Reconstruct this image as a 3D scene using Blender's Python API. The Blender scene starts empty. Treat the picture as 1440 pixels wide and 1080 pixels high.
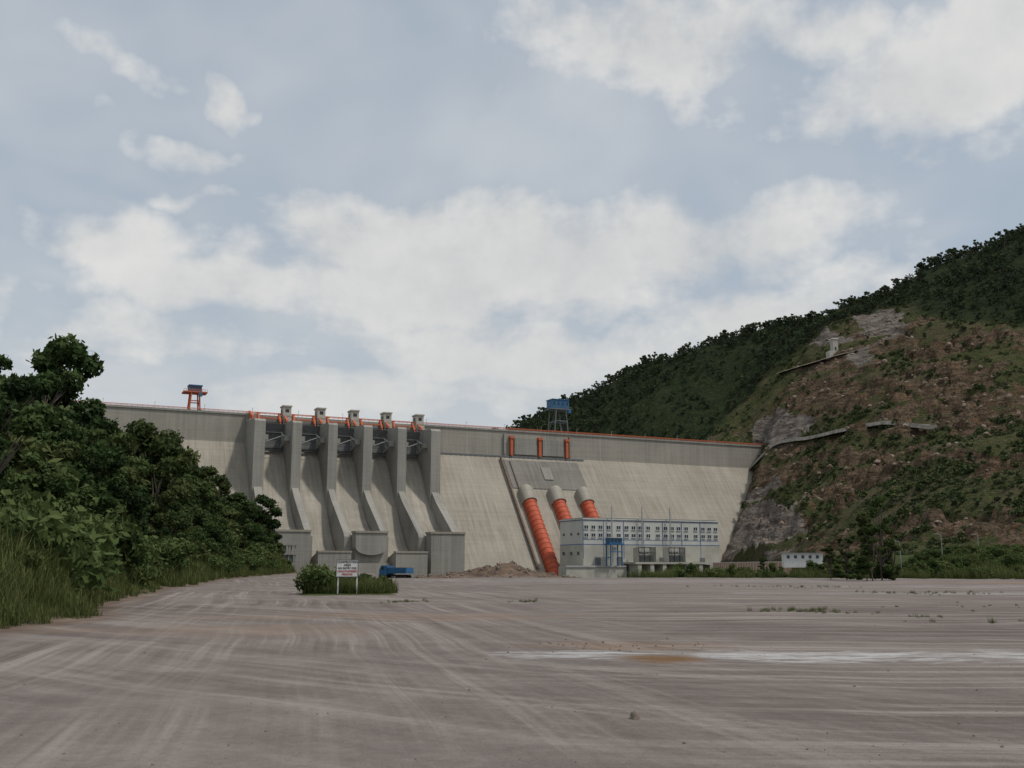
import bpy, bmesh, math, random
import numpy as np
from mathutils import Vector, Matrix
random.seed(7); rng=np.random.default_rng(7)
scene=bpy.context.scene
# ---------------------------------------------------------------- camera
F=1383.0; TH=math.radians(10.45); CT,ST=math.cos(TH),math.sin(TH); CH=1.7
cd=bpy.data.cameras.new("camera"); cam=bpy.data.objects.new("camera",cd); scene.collection.objects.link(cam)
cam.location=(0,0,CH); cam.rotation_euler=(math.radians(90)+TH,0,0)
cd.sensor_width=36; cd.lens=36*F/1440; cd.clip_start=0.1; cd.clip_end=20000
scene.camera=cam
scene.view_settings.view_transform='Standard'; scene.view_settings.look='None'; scene.view_settings.exposure=0
# survey helpers: bearings measured on the photograph + distance -> site coordinates
def site(px,py,Y):
    u=(px-720)/F; v=(540-py)/F
    dy=CT-v*ST; dz=ST+v*CT
    return (u/dy*Y, Y, CH+dz/dy*Y)
def proj(x,y,z):
    Z=z-CH; den=np.maximum(y*CT+Z*ST,0.1)
    return 720+F*x/den, 540-F*(Z*CT-y*ST)/den
# ---------------------------------------------------------------- noise
_T=rng.random((256,256))
def vnoise(x,y,s=0):
    x=np.asarray(x,float)+s*17.3; y=np.asarray(y,float)+s*9.1
    xi=np.floor(x).astype(int); yi=np.floor(y).astype(int); fx=x-xi; fy=y-yi
    fx=fx*fx*(3-2*fx); fy=fy*fy*(3-2*fy)
    a=_T[xi&255,yi&255]; b=_T[(xi+1)&255,yi&255]; c=_T[xi&255,(yi+1)&255]; d=_T[(xi+1)&255,(yi+1)&255]
    return (a*(1-fx)+b*fx)*(1-fy)+(c*(1-fx)+d*fx)*fy
def fbm(x,y,o=4,s=0):
    r=0; a=.5; f=1; t=0
    for i in range(o):
        r=r+a*vnoise(np.asarray(x)*f,np.asarray(y)*f,s+i); t+=a; a*=.5; f*=2.03
    return r/t
def ss(a,b,x):
    t=np.clip((x-a)/(b-a),0,1); return t*t*(3-2*t)
# ---------------------------------------------------------------- node helpers
class NT:
    def __init__(s,nt): s.nt=nt; s.n=nt.nodes; s.l=nt.links
    def new(s,t,**k):
        n=s.n.new(t)
        for a,b in k.items(): setattr(n,a,b)
        return n
    def setin(s,sock,v):
        if isinstance(v,bpy.types.NodeSocket): s.l.new(v,sock)
        else: sock.default_value=v
    def math(s,op,a,b=None,c=None,clamp=False):
        n=s.new('ShaderNodeMath',operation=op); n.use_clamp=clamp
        s.setin(n.inputs[0],a)
        if b is not None: s.setin(n.inputs[1],b)
        if c is not None: s.setin(n.inputs[2],c)
        return n.outputs[0]
    def vm(s,op,a,b=None,c=None,out=0):
        n=s.new('ShaderNodeVectorMath',operation=op); s.setin(n.inputs[0],a)
        if b is not None: s.setin(n.inputs[1],b)
        if c is not None: s.setin(n.inputs[2],c)
        return n.outputs['Value'] if op=='LENGTH' else n.outputs[out]
    def mr(s,v,a,b,c=0.0,d=1.0,smooth=False):
        n=s.new('ShaderNodeMapRange'); 
        if smooth: n.interpolation_type='SMOOTHSTEP'
        s.setin(n.inputs[0],v); n.inputs[1].default_value=a; n.inputs[2].default_value=b
        n.inputs[3].default_value=c; n.inputs[4].default_value=d
        return n.outputs[0]
    def noise(s,vec,scale,detail=4,rough=.55,dist=0,out='Fac'):
        n=s.new('ShaderNodeTexNoise'); s.setin(n.inputs['Vector'],vec)
        n.inputs['Scale'].default_value=scale; n.inputs['Detail'].default_value=detail
        n.inputs['Roughness'].default_value=rough; n.inputs['Distortion'].default_value=dist
        return n.outputs[out]
    def mix(s,f,a,b,mode='MIX'):
        n=s.new('ShaderNodeMix',data_type='RGBA',blend_type=mode); n.clamp_factor=True
        s.setin(n.inputs[0],f)
        for k,v in ((6,a),(7,b)):
            s.setin(n.inputs[k], v if isinstance(v,bpy.types.NodeSocket) else (*v,1) if len(v)==3 else v)
        return n.outputs[2]
    def attr(s,name):
        n=s.new('ShaderNodeAttribute'); n.attribute_name=name; return n.outputs['Fac']
    def _sep(s,v):
        n=s.new('ShaderNodeSeparateXYZ'); s.l.new(v,n.inputs[0]); return n.outputs
    def comb(s,x,y,z=0.0):
        n=s.new('ShaderNodeCombineXYZ'); s.setin(n.inputs[0],x); s.setin(n.inputs[1],y); s.setin(n.inputs[2],z); return n.outputs[0]
def newmat(name,rough=.9,spec=.2):
    m=bpy.data.materials.new(name); m.use_nodes=True; h=NT(m.node_tree)
    b=h.n['Principled BSDF']; b.inputs['Roughness'].default_value=rough; b.inputs['Specular IOR Level'].default_value=spec
    return m,h,b
def setbump(h,b,height,strength,dist):
    n=h.new('ShaderNodeBump'); n.inputs['Strength'].default_value=strength; n.inputs['Distance'].default_value=dist
    h.l.new(height,n.inputs['Height']); h.l.new(n.outputs[0],b.inputs['Normal'])
def pm(name,c1,c2=None,scale=.5,rough=.8,spec=.25,metal=0,stretch=(1,1,1)):
    m,h,b=newmat(name,rough,spec); c2=c2 or tuple(x*.75 for x in c1)
    tc=h.new('ShaderNodeTexCoord').outputs['Object']
    v=h.vm('MULTIPLY',tc,stretch)
    f=h.mr(h.noise(v,scale,4,.6),.35,.7)
    h.l.new(h.mix(f,c1,c2),b.inputs['Base Color']); b.inputs['Metallic'].default_value=metal
    return m
# ---------------------------------------------------------------- mesh helpers
def mkmesh(name,V,Fc,mats=(),smooth=False,mi=None,attrs=None):
    me=bpy.data.meshes.new(name); me.from_pydata([tuple(v) for v in V],[],Fc)
    for m in mats: me.materials.append(m)
    if mi is not None: me.polygons.foreach_set('material_index',np.asarray(mi,dtype=np.int32))
    if smooth: me.polygons.foreach_set('use_smooth',np.ones(len(me.polygons),dtype=bool))
    if attrs:
        for k,a in attrs.items():
            at=me.attributes.new(k,'FLOAT','POINT'); at.data.foreach_set('value',np.asarray(a,dtype=np.float32))
    me.update(); return me
def mkobj(name,me,parent=None,coll=None):
    o=bpy.data.objects.new(name,me); (coll or scene.collection).objects.link(o)
    if parent: o.parent=parent
    return o
DL=(-238.2,591.5); ANG=math.radians(25); ce,se=math.cos(ANG),math.sin(ANG)
def W(s,t): return (DL[0]+ce*s+se*t, DL[1]+se*s-ce*t)
def frame(name,s,t,z=0):
    e=bpy.data.objects.new(name,None); scene.collection.objects.link(e); e.empty_display_size=2
    x,y=W(s,t); e.location=(x,y,z); e.rotation_euler=(0,0,ANG); e['o']=(float(s),float(t),float(z)); return e
def wframe(name,x,y,z=0,rot=0):
    e=bpy.data.objects.new(name,None); scene.collection.objects.link(e)
    e.location=(x,y,z); e.rotation_euler=(0,0,rot); return e
class MB:
    """local builder; coordinates (s,t,z): t is towards downstream (= -y)"""
    def __init__(s,flip=True): s.V=[];s.F=[];s.M=[];s.k=-1 if flip else 1
    def add(s,v,f,m=0):
        b=len(s.V); s.V+=[(a,s.k*c,d) for a,c,d in v]; s.F+=[[i+b for i in q] for q in f]; s.M+=[m]*len(f)
    def box(s,a0,a1,b0,b1,c0,c1,m=0):
        v=[(a0,b0,c0),(a1,b0,c0),(a1,b1,c0),(a0,b1,c0),(a0,b0,c1),(a1,b0,c1),(a1,b1,c1),(a0,b1,c1)]
        s.add(v,[(0,1,2,3),(4,5,6,7),(0,1,5,4),(1,2,6,5),(2,3,7,6),(3,0,4,7)],m)
    def prism(s,prof,a0,a1,m=0):       # profile (t,z) along s
        n=len(prof); v=[(a0,t,z) for t,z in prof]+[(a1,t,z) for t,z in prof]
        f=[list(range(n)),list(range(n,2*n))]+[(i,(i+1)%n,n+(i+1)%n,n+i) for i in range(n)]
        s.add(v,f,m)
    def prism_sz(s,prof,b0,b1,m=0):
        n=len(prof); v=[(a,b0,z) for a,z in prof]+[(a,b1,z) for a,z in prof]
        f=[list(range(n)),list(range(n,2*n))]+[(i,(i+1)%n,n+(i+1)%n,n+i) for i in range(n)]
        s.add(v,f,m)
    def cyl(s,p,q,r,n=8,m=0,r2=None):
        p=Vector(p);q=Vector(q);d=(q-p).normalized(); a=d.orthogonal().normalized(); b=d.cross(a); r2=r if r2 is None else r2
        v=[tuple(p+(a*math.cos(2*math.pi*i/n)+b*math.sin(2*math.pi*i/n))*r) for i in range(n)]
        v+=[tuple(q+(a*math.cos(2*math.pi*i/n)+b*math.sin(2*math.pi*i/n))*r2) for i in range(n)]
        s.add(v,[list(range(n)),list(range(n,2*n))]+[(i,(i+1)%n,n+(i+1)%n,n+i) for i in range(n)],m)
    def build(s,name,parent,mats,bevel=0,smooth=False):
        o=parent.get('o',(0,0,0)) if parent else (0,0,0)
        V=[(a-o[0],b-s.k*o[1],c-o[2]) for a,b,c in s.V]
        me=mkmesh(name,V,s.F,mats,mi=s.M)
        bm=bmesh.new(); bm.from_mesh(me); bmesh.ops.recalc_face_normals(bm,faces=bm.faces); bm.to_mesh(me); bm.free()
        ob=mkobj(name,me,parent)
        if smooth:
            me.polygons.foreach_set('use_smooth',np.ones(len(me.polygons),dtype=bool))
            md=ob.modifiers.new('es','EDGE_SPLIT'); md.split_angle=math.radians(35)
        return ob
# ---------------------------------------------------------------- materials
def concrete(name,base,dark,lift=3.0,joint=18.0,stain=1.0,amt=.55,line=1.0):
    m,h,b=newmat(name,.95,.12)
    tc=h.new('ShaderNodeTexCoord').outputs['Object']; x,y,z=h._sep(tc)
    big=h.noise(tc,.03,4,.6)
    streak=h.noise(h.vm('MULTIPLY',tc,(1,.10,.035)),.5,5,.68)
    lay=h.noise(h.vm('MULTIPLY',tc,(.03,.0,1)),.7,3,.75)
    fine=h.noise(tc,1.0,4,.75)
    f=h.math('ADD',h.math('MULTIPLY',big,.34),h.math('MULTIPLY',streak,.42*stain))
    f=h.math('ADD',f,h.math('MULTIPLY',lay,.22)); f=h.math('ADD',f,h.math('MULTIPLY',fine,.12))
    f=h.mr(f,.42,.66)
    c=h.mix(h.math('MULTIPLY',f,amt),base,dark)
    rs=h.mr(h.noise(h.vm('MULTIPLY',tc,(1,.05,.012)),.8,4,.7),.55,.70,0,.6)
    c=h.mix(h.math('MULTIPLY',rs,h.mr(big,.38,.58)),c,tuple(v*.62 for v in dark))
    fz=h.math('FRACT',h.math('DIVIDE',z,lift)); lz=h.math('LESS_THAN',fz,.10)
    fx=h.math('FRACT',h.math('DIVIDE',x,joint)); lx=h.math('LESS_THAN',fx,.016)
    ln=h.math('MULTIPLY',h.math('MAXIMUM',h.math('MULTIPLY',lz,.35*line),h.math('MULTIPLY',lx,.6*line)),h.mr(h.noise(tc,.09,2),.40,.62,.05,.6))
    c=h.mix(ln,c,tuple(v*.55 for v in dark))
    h.l.new(c,b.inputs['Base Color']); setbump(h,b,fine,.4,.3)
    return m
M_con=concrete('dam_concrete',(.40,.365,.305),(.23,.205,.17),amt=.8)
M_conv=concrete('dam_upper_concrete',(.38,.355,.31),(.24,.225,.195),lift=4,joint=18,amt=.8,line=.8)
M_pier=concrete('pier_concrete',(.35,.335,.30),(.21,.20,.18),lift=3,joint=400,amt=.85,line=.5)
M_chute=concrete('chute_concrete',(.46,.425,.365),(.27,.245,.205),lift=400,joint=400,stain=1.3,amt=.8)
M_dark=concrete('old_rough_concrete',(.27,.255,.23),(.15,.14,.125),lift=2.0,joint=4.5,amt=.9)
M_house=pm('machine_house_plaster',(.46,.43,.37),(.36,.34,.30),.6)
M_orange=pm('orange_paint',(.55,.15,.07),(.42,.10,.045),.8,.6)
M_red=pm('penstock_red_paint',(.52,.105,.05),(.36,.07,.035),.25,.6)
M_blue=pm('blue_paint',(.045,.15,.29),(.03,.10,.20),.8,.5)
M_steel=pm('grey_steel',(.18,.19,.195),(.11,.115,.12),.8,.6)
M_lsteel=pm('light_steel',(.42,.43,.43),(.33,.33,.33),.8,.6)
M_dsteel=pm('dark_steel',(.05,.053,.056),(.03,.03,.032),.8,.6)
M_gate=pm('gate_steel',(.16,.165,.165),(.10,.103,.105),.4,.6)
M_white=pm('powerhouse_render',(.56,.565,.53),(.46,.46,.43),.12,stretch=(1,1,.3))
M_cream=pm('powerhouse_base_render',(.47,.46,.41),(.37,.36,.31),.15)
M_wp=pm('white_paint',(.70,.70,.68),(.6,.6,.57),1.0,.6)
M_bstripe=pm('blue_stripe_paint',(.12,.19,.36),(.09,.15,.29),.5)
M_black=pm('black_paint',(.02,.02,.022),(.015,.015,.015),2)
M_rtxt=pm('red_lettering',(.4,.04,.03),(.33,.03,.03),2)
m,h,b=newmat('window_glass',.15,.5); b.inputs['Base Color'].default_value=(.04,.055,.07,1); M_glass=m
m,h,b=newmat('reservoir_water',.08,.5); b.inputs['Base Color'].default_value=(.03,.05,.045,1); M_water=m
m,h,b=newmat('tyre_rubber',.9,.2); b.inputs['Base Color'].default_value=(.02,.02,.02,1); M_tyre=m
def leafmat(name,cd,cm,cl,var=.35,transl=True):
    m,h,b=newmat(name,.8,.1)
    t=h.attr('tint'); oi=h.new('ShaderNodeObjectInfo').outputs['Random']
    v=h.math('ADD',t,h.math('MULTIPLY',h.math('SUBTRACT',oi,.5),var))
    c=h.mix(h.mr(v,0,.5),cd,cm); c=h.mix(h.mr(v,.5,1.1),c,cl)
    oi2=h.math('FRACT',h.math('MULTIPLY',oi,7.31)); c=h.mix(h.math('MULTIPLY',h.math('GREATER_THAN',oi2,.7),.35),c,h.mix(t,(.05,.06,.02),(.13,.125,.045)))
    h.l.new(c,b.inputs['Base Color'])
    if transl:
        tr=h.new('ShaderNodeBsdfTranslucent'); h.l.new(c,tr.inputs[0])
        mx=h.new('ShaderNodeMixShader'); mx.inputs[0].default_value=.25
        h.l.new(b.outputs[0],mx.inputs[1]); h.l.new(tr.outputs[0],mx.inputs[2]); h.l.new(mx.outputs[0],h.n['Material Output'].inputs[0])
    return m
M_leaf=leafmat('tree_foliage',(.020,.036,.014),(.042,.072,.023),(.10,.14,.05),.6)
M_leafb=leafmat('bush_foliage',(.026,.044,.016),(.058,.092,.028),(.12,.155,.055))
M_leaff=leafmat('hill_tree_foliage',(.034,.050,.030),(.052,.074,.038),(.085,.108,.052),.6,False)  # distance haze put into the leaf colour: lighter, slightly bluish greens
M_leafs=leafmat('hill_scrub_foliage',(.032,.050,.022),(.060,.086,.034),(.10,.125,.05),.6,False)
M_grass=leafmat('tall_grass_blades',(.045,.062,.018),(.10,.128,.04),(.21,.215,.09))
M_bark=pm('bark',(.12,.10,.08),(.06,.05,.04),3)
M_rock=pm('rubble_rock',(.20,.165,.135),(.10,.08,.066),1.5,.95)
M_brock=pm('hill_boulder_rock',(.28,.22,.17),(.13,.095,.07),.6,.95)
# ---------------------------------------------------------------- terrain functions
FY=[-60,20,33,44,70,122,221,330,420,480,520,560,620,1200]
FX=[-13,-13,-13.4,-18.3,-25,-36,-48,-74,-100,-120,-134,-172,-190,-190]
def dleft(x,y): return (np.interp(y,FY,FX)-x)*.93+ (fbm(np.asarray(x)*.12,np.asarray(y)*.12,3,5)-.5)*3.0
MOUNDS=[(-13.5,147,2.6,3,1.0),(-9.5,145.5,3,3,.9),(-5,146,3,3,1.3),(-1.2,145,2.6,3,2.1),(2.5,147,3.2,3,1.2),(7,148,3,3,.6)]
def ground_z(x,y,detail=True):
    x=np.asarray(x,float); y=np.asarray(y,float)
    ye=np.interp(x,[-45,-32,-22,0,30,60],[260,230,134,139,142,150])
    drop=-11*ss(0,60,y-ye)
    rb=ss(0,35,x-np.interp(y,[0,150,250,450],[46,48,80,122]))*ss(118,200,y)
    z=drop*(1-rb)+rb*(3.2+.010*np.clip(y-150,0,400))
    d=dleft(x,y)
    sl=.42+.75*ss(280,520,y)
    hl=np.where(d>0,.5*ss(0,1.5,d)+sl*np.maximum(d-1,0),0)
    hl=110*np.tanh(hl/110)
    hl=hl+ss(2,12,d)*(fbm(x*.07,y*.07,3,3)-.5)*4
    z=z*(1-ss(0,12,d))+hl
    for mx,my,sx,sy,hh in MOUNDS:
        z=z+hh*np.exp(-((x-mx)/sx)**2-((y-my)/sy)**2)*(.6+.8*fbm(x*.9,y*.9,3,8))
    z=z+.35*np.exp(-((x+9.3)/2.6)**2-((y-58)/3.5)**2)
    if detail:
        z=z+(fbm(x*.25,y*.25,3,2)-.5)*.10*(1-ss(0,5,d))+(fbm(x*.05,y*.05,2,12)-.5)*.12*np.clip(y/60,0,1)
    return z
# right-hand hill: thin plate spline through surveyed points
C=[]
sky=[(690,612,1150),(760,592,1120),(810,566,1080),(870,535,1040),(930,510,1010),(990,487,990),(1050,468,980),(1110,458,960),(1170,448,930),(1240,424,900),(1300,384,900),(1370,352,880),(1440,327,870),(1550,290,850),(1700,262,830)]
for p in sky:
    a=site(*p); C.append(a); C.append((a[0]*1.2,a[1]+260,a[2]*.7))
for p in [(1050,628,791),(1110,700,655),(1100,788,525),(1200,792,420),(1300,792,330),(1440,797,245),(1700,797,225),
          (1200,700,520),(1300,700,430),(1440,700,360),(1700,690,330),
          (1110,618,742),(1200,606,665),(1265,603,630),(1330,600,592),(1440,590,560),(1700,560,540),
          (1110,510,850),(1200,500,765),(1300,500,705),(1440,500,660),(1700,450,640),(1050,568,870),(1000,608,852),
          (1170,460,850),(1270,435,805),(1440,410,740),(1700,350,730),(1370,425,765),(930,590,900),(870,598,930),(1000,540,930)]:
    C.append(site(*p))
C+=[(145,702,3),(168,746,50),(120,850,72),(30,900,62),(-60,960,55),(-150,1100,50),(-150,1000,45),(100,600,-15),(90,480,-15),(85,350,-12),(80,240,-10),(60,180,-8),(140,150,-4)]
C=np.array(C)
def tk(r2): return r2*np.log(r2+1e-9)*.5
def _fit():
    n=len(C); X=C[:,:2]/300.; r2=((X[:,None]-X[None])**2).sum(-1); A=np.zeros((n+3,n+3))
    A[:n,:n]=tk(r2)+np.eye(n)*2e-3; A[:n,n]=1; A[:n,n+1:]=X; A[n,:n]=1; A[n+1:,:n]=X.T
    return np.linalg.solve(A,np.concatenate([C[:,2],[0,0,0]]))
WT=_fit()
def hill_base(x,y):
    x=np.asarray(x,float); y=np.asarray(y,float); X=C[:,:2]/300.
    xs=x.ravel()/300; ys=y.ravel()/300; out=WT[-3]+WT[-2]*xs+WT[-1]*ys
    for i in range(len(C)): out=out+WT[i]*tk((xs-X[i,0])**2+(ys-X[i,1])**2)
    return out.reshape(x.shape)
def near_boundary(px): return np.interp(px,[980,1000,1050,1100,1170,1240,1300,1440,1700],[640,612,562,508,458,432,428,440,430])
PALE=[(1240,450,36,24,1.1),(1092,602,34,20,1.2),(1075,738,52,46,1.15),(1022,740,16,62,1.1),(1160,478,40,14,.8),(1130,597,30,12,.9),(1350,432,50,10,.7),(1045,655,14,28,1.0),(1215,500,30,12,.7)]
ROCK=[(1235,545,75,50,1),(1165,560,55,32,1),(1330,560,130,45,.9),(1320,768,130,20,1.1),(1410,752,60,18,1),(1180,690,70,24,.6),(1300,690,110,30,.8),(1400,655,80,20,.75),(1060,665,40,34,.8),(1290,640,120,18,.75),(1150,740,60,30,.7),(1230,480,90,40,1),(1400,470,90,22,.8),(1300,730,120,14,.9),(1090,690,60,50,.7),(1320,600,120,8,.9)]
def masks(x,y,z):
    px,py=proj(x,y,z); nb=fbm(x*.012,y*.012,4,21); nz=fbm(x*.05,z*.10+y*.02,5,22)
    near=ss(-6,10,py-near_boundary(px)+(nb-.5)*50)
    pale=0; rock=0
    for a,b,c,d,w in PALE: pale=np.maximum(pale,w*np.exp(-(((px-a)/c)**2+((py-b)/d)**2)**1.5*.7))
    for a,b,c,d,w in ROCK: rock=np.maximum(rock,w*np.exp(-(((px-a)/c)**2+((py-b)/d)**2)**1.5*.7))
    pale=ss(.38,.66,pale*.95+(nz-.5)*1.3)*near
    rock=ss(.36,.66,rock*.55+.14+(nz-.5)*2.4)*near
    return near,pale,rock
def hill_z(x,y,full=False):
    x=np.asarray(x,float); y=np.asarray(y,float)
    z=hill_base(x,y)
    rx=x-DL[0]; ry=y-DL[1]; t=se*rx-ce*ry
    xf=np.interp(y,[150,240,330,420,520,702,720],[95,122,132,141,141,146,148])
    xf=xf+np.maximum(y-702,0)*.12
    lim=2+(x-xf)*2.1
    lim=np.where(lim<0,lim*.6,lim)
    w=ss(-14,-4,t); z=z*(1-w)+np.minimum(z,np.maximum(lim,-30))*w
    near,pale,rock=masks(x,y,z)
    am=ss(0,20,z)*np.clip((np.abs(y-np.interp(x,[100,1000],[700,1100]))/60),.4,1)
    z=z+am*((fbm(x*.02,y*.02,4,31)-.5)*15+(fbm(x*.07,y*.07,4,33)-.5)*9*(.35+.65*near))
    r=np.maximum(pale,rock)
    rid=np.abs(fbm(x*.05+z*.02,y*.05,4,35)-.5)*2
    z=z+am*(r*(rid*20-5))
    q=8.0; zz=np.floor(z/q)*q+q*ss(.25,.9,(z/q)-np.floor(z/q)); z=z*(1-.7*r*am)+zz*.7*r*am
    if full: return z,near,pale,rock
    return z
# ---------------------------------------------------------------- ground mesh
def grid_mesh(name,xs,ys,fn,mat,attrs=None,parent=None):
    X,Y=np.meshgrid(xs,ys); Z,at=fn(X,Y); nx=len(xs); ny=len(ys)
    V=np.stack([X.ravel(),Y.ravel(),Z.ravel()],1)
    i=np.arange(nx*ny).reshape(ny,nx); Fc=np.stack([i[:-1,:-1].ravel(),i[:-1,1:].ravel(),i[1:,1:].ravel(),i[1:,:-1].ravel()],1)
    me=bpy.data.meshes.new(name); me.vertices.add(len(V)); me.vertices.foreach_set('co',V.astype(np.float32).ravel())
    me.loops.add(Fc.size); me.loops.foreach_set('vertex_index',Fc.astype(np.int32).ravel())
    me.polygons.add(len(Fc)); me.polygons.foreach_set('loop_start',np.arange(0,Fc.size,4,dtype=np.int32)); me.update(calc_edges=True)
    me.materials.append(mat); me.polygons.foreach_set('use_smooth',np.ones(len(Fc),dtype=bool))
    for k,a in at.items():
        q=me.attributes.new(k,'FLOAT','POINT'); q.data.foreach_set('value',a.ravel().astype(np.float32))
    return mkobj(name,me,parent)
m,h,b=newmat('dusty_gravel_ground',1.0,.05)
pos=h.new('ShaderNodeNewGeometry').outputs['Position']; x,y,z=h._sep(pos)
wob=h.noise(pos,.045,2,.5)
big=h.noise(pos,.09,4,.6); med=h.noise(pos,.55,5,.68); fine=h.noise(pos,6,5,.75)
gr=h.noise(pos,38,3,.7)
y2=h.math('MULTIPLY',y,y)
uA=h.math('ADD',h.math('ADD',x,h.math('MULTIPLY',y,.20)),h.math('ADD',h.math('MULTIPLY',y2,.00035),h.math('MULTIPLY',wob,2.2)))
uB=h.math('ADD',h.math('ADD',h.math('MULTIPLY',x,.45),h.math('MULTIPLY',y,.55)),h.math('MULTIPLY',wob,3.0))
uC=h.math('ADD',h.math('ADD',y,h.math('MULTIPLY',x,.06)),h.math('MULTIPLY',wob,3.5))
def trk(u,v,fu,fv,det=3): return h.noise(h.comb(h.math('MULTIPLY',u,fu),h.math('MULTIPLY',v,fv)),1.0,det,.65)
sA=trk(uA,y,1.5,.03); sA2=trk(uA,y,6.0,.06,2); sB=trk(uB,x,1.6,.04); sC=trk(uC,x,1.6,.05); sC2=trk(uC,x,6.5,.06,2)
c=h.mix(h.mr(big,.38,.62),(.232,.197,.178),(.168,.142,.130))
c=h.mix(h.mr(med,.45,.70,0,.55),c,(.130,.108,.097)); c=h.mix(h.mr(med,.48,.28,0,.45),c,(.29,.252,.228))
mA=h.mr(h.noise(pos,.06,2),.40,.58,.15,1); mB=h.mr(h.noise(h.vm('ADD',pos,(31,7,0)),.07,2),.44,.58); 
rm=h.mr(h.math('ADD',x,h.math('MULTIPLY',wob,8)),2,10)
lf=h.mr(rm,0,1,1,.25)
def lay(c,s,mask,k):
    c=h.mix(h.math('MULTIPLY',h.mr(s,.52,.64,0,k),mask),c,(.32,.28,.25))
    return h.mix(h.math('MULTIPLY',h.mr(s,.48,.36,0,k),mask),c,(.118,.096,.085))
c=lay(c,sA,h.math('MULTIPLY',mA,lf),.85); c=lay(c,sB,mB,.6); c=lay(c,sC,rm,.75)
c=lay(c,sA2,h.math('MULTIPLY',h.math('MULTIPLY',mA,lf),h.mr(sA,.45,.6)),.7); c=lay(c,sC2,h.math('MULTIPLY',rm,h.mr(sC,.45,.6)),.7)
c=h.mix(h.mr(fine,.52,.75,0,.5),c,(.105,.088,.08)); c=h.mix(h.mr(fine,.45,.25,0,.45),c,(.30,.265,.245)); c=h.mix(h.mr(gr,.58,.72,0,.4),c,(.34,.31,.29)); c=h.mix(h.mr(gr,.42,.3,0,.5),c,(.075,.065,.06))
rag=h.noise(h.vm('MULTIPLY',pos,(.5,1.5,1)),1.7,6,.75); pn=h.noise(h.vm('MULTIPLY',pos,(.6,1.3,1)),.9,4,.7); pnl=h.noise(pos,.25,4,.6)
def patch(c,cx,cy,rx,ry,col,str_=1,nz=None,amp=1.3,lo=.12):
    l=h.vm('LENGTH',h.vm('MULTIPLY_ADD',pos,(1/rx,1/ry,0),(-cx/rx,-cy/ry,0)))
    l=h.math('ADD',l,h.math('MULTIPLY',h.math('SUBTRACT',nz or pn,.5),amp*2))
    return h.mix(h.math('MULTIPLY',h.mr(l,1.2,.6,0,str_),h.mr(rag,.40,.56,lo,1)),c,col)
c=patch(c,-8,27,5,2.2,(.24,.165,.11),.45,pnl,2.0); c=patch(c,-4,34,6,2.4,(.25,.17,.115),.45,pnl,2.0); c=patch(c,2.3,21.8,1.9,1.1,(.22,.14,.085),.6,pn,1.6)
c=patch(c,9,27,6,2.6,(.105,.088,.08),.55,pnl,2.0,.4); c=patch(c,4,13.5,3.2,1.6,(.12,.10,.09),.45,pnl,2.2,.4); c=patch(c,-6,15,3,1.6,(.13,.105,.095),.4,pnl,2.2,.4); c=patch(c,14,40,9,4,(.12,.10,.09),.5,pnl,2.0,.4)
c=patch(c,1.3,19.5,1.5,1.0,(.45,.445,.44),.9,pn,1.7)
c=patch(c,5.6,19.5,2.6,1.0,(.46,.455,.45),.9,pn,1.7); c=patch(c,9.8,19.3,3.6,1.1,(.45,.445,.44),.85,pn,1.7); c=patch(c,15,18.8,4,1.0,(.42,.415,.41),.75,pn,1.6)
c=patch(c,2.75,18.7,.8,.8,(.17,.095,.045),1.0,pn,.9,.4)
c=patch(c,45,62,30,2.6,(.33,.32,.31),.6,pnl,1.5); c=patch(c,60,82,34,5,(.34,.33,.32),.7,pnl,1.2); c=patch(c,58,100,22,4,(.30,.17,.09),.8,pnl,1.0)
c=patch(c,20,110,30,12,(.30,.28,.27),.5,pnl,1.4)
dirt=h.attr('dirt'); c=h.mix(dirt,c,h.mix(h.mr(med,.35,.65),(.19,.135,.098),(.085,.062,.05)))
veg=h.attr('veg'); vn=h.noise(pos,.35,5,.7)
vc=h.mix(h.mr(vn,.3,.7),(.03,.042,.016),(.075,.092,.032))
vc=h.mix(h.mr(med,.55,.75,0,.7),vc,(.15,.12,.075))
c=h.mix(h.mr(h.math('ADD',veg,h.math('MULTIPLY',h.math('SUBTRACT',vn,.5),.8)),.4,.6),c,vc)
riv=h.attr('river'); c=h.mix(riv,c,h.mix(h.mr(vn,.4,.6),(.17,.145,.125),(.085,.085,.06)))
h.l.new(c,b.inputs['Base Color'])
hb=h.math('ADD',h.math('MULTIPLY',fine,.6),h.math('ADD',h.math('MULTIPLY',gr,.3),h.math('MULTIPLY',h.math('ADD',sA2,sC2),.3)))
setbump(h,b,hb,.6,.06); M_ground=m
def gfn(X,Y):
    Z=ground_z(X,Y); d=dleft(X,Y)
    rb=ss(-4,12,X-np.interp(Y,[0,150,250,450],[46,48,80,122]))*ss(110,150,Y)
    edge=ss(-3,4,Y-np.interp(X,[-22,0,30,60],[138,145,138,128]))*ss(14,26,X)
    isl=np.exp(-((X+9.3)/2.9)**4-((Y-58)/4)**4)
    veg=np.maximum.reduce([ss(-.5,1.5,d),rb,edge*.9,isl])
    dirt=np.zeros_like(X)
    for mx,my,sx,sy,hh in MOUNDS: dirt=np.maximum(dirt,np.exp(-((X-mx)/sx/1.6)**2-((Y-my)/sy/1.6)**2))
    dirt=ss(.12,.45,dirt)
    dirt=np.maximum(dirt,ss(-1.6,-.3,d)*(1-ss(.3,1.2,d))*.8)
    river=ss(-2.5,-6,Z)
    return Z,{'veg':veg*(1-dirt*.8*(d<-3))*(1-river),'dirt':dirt,'river':river}
k=np.linspace(-1,1,361); xs=np.sinh(k*6.3)/np.sinh(6.3)*4000
xs=np.unique(np.concatenate([xs,np.linspace(-60,60,161)]))
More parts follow.
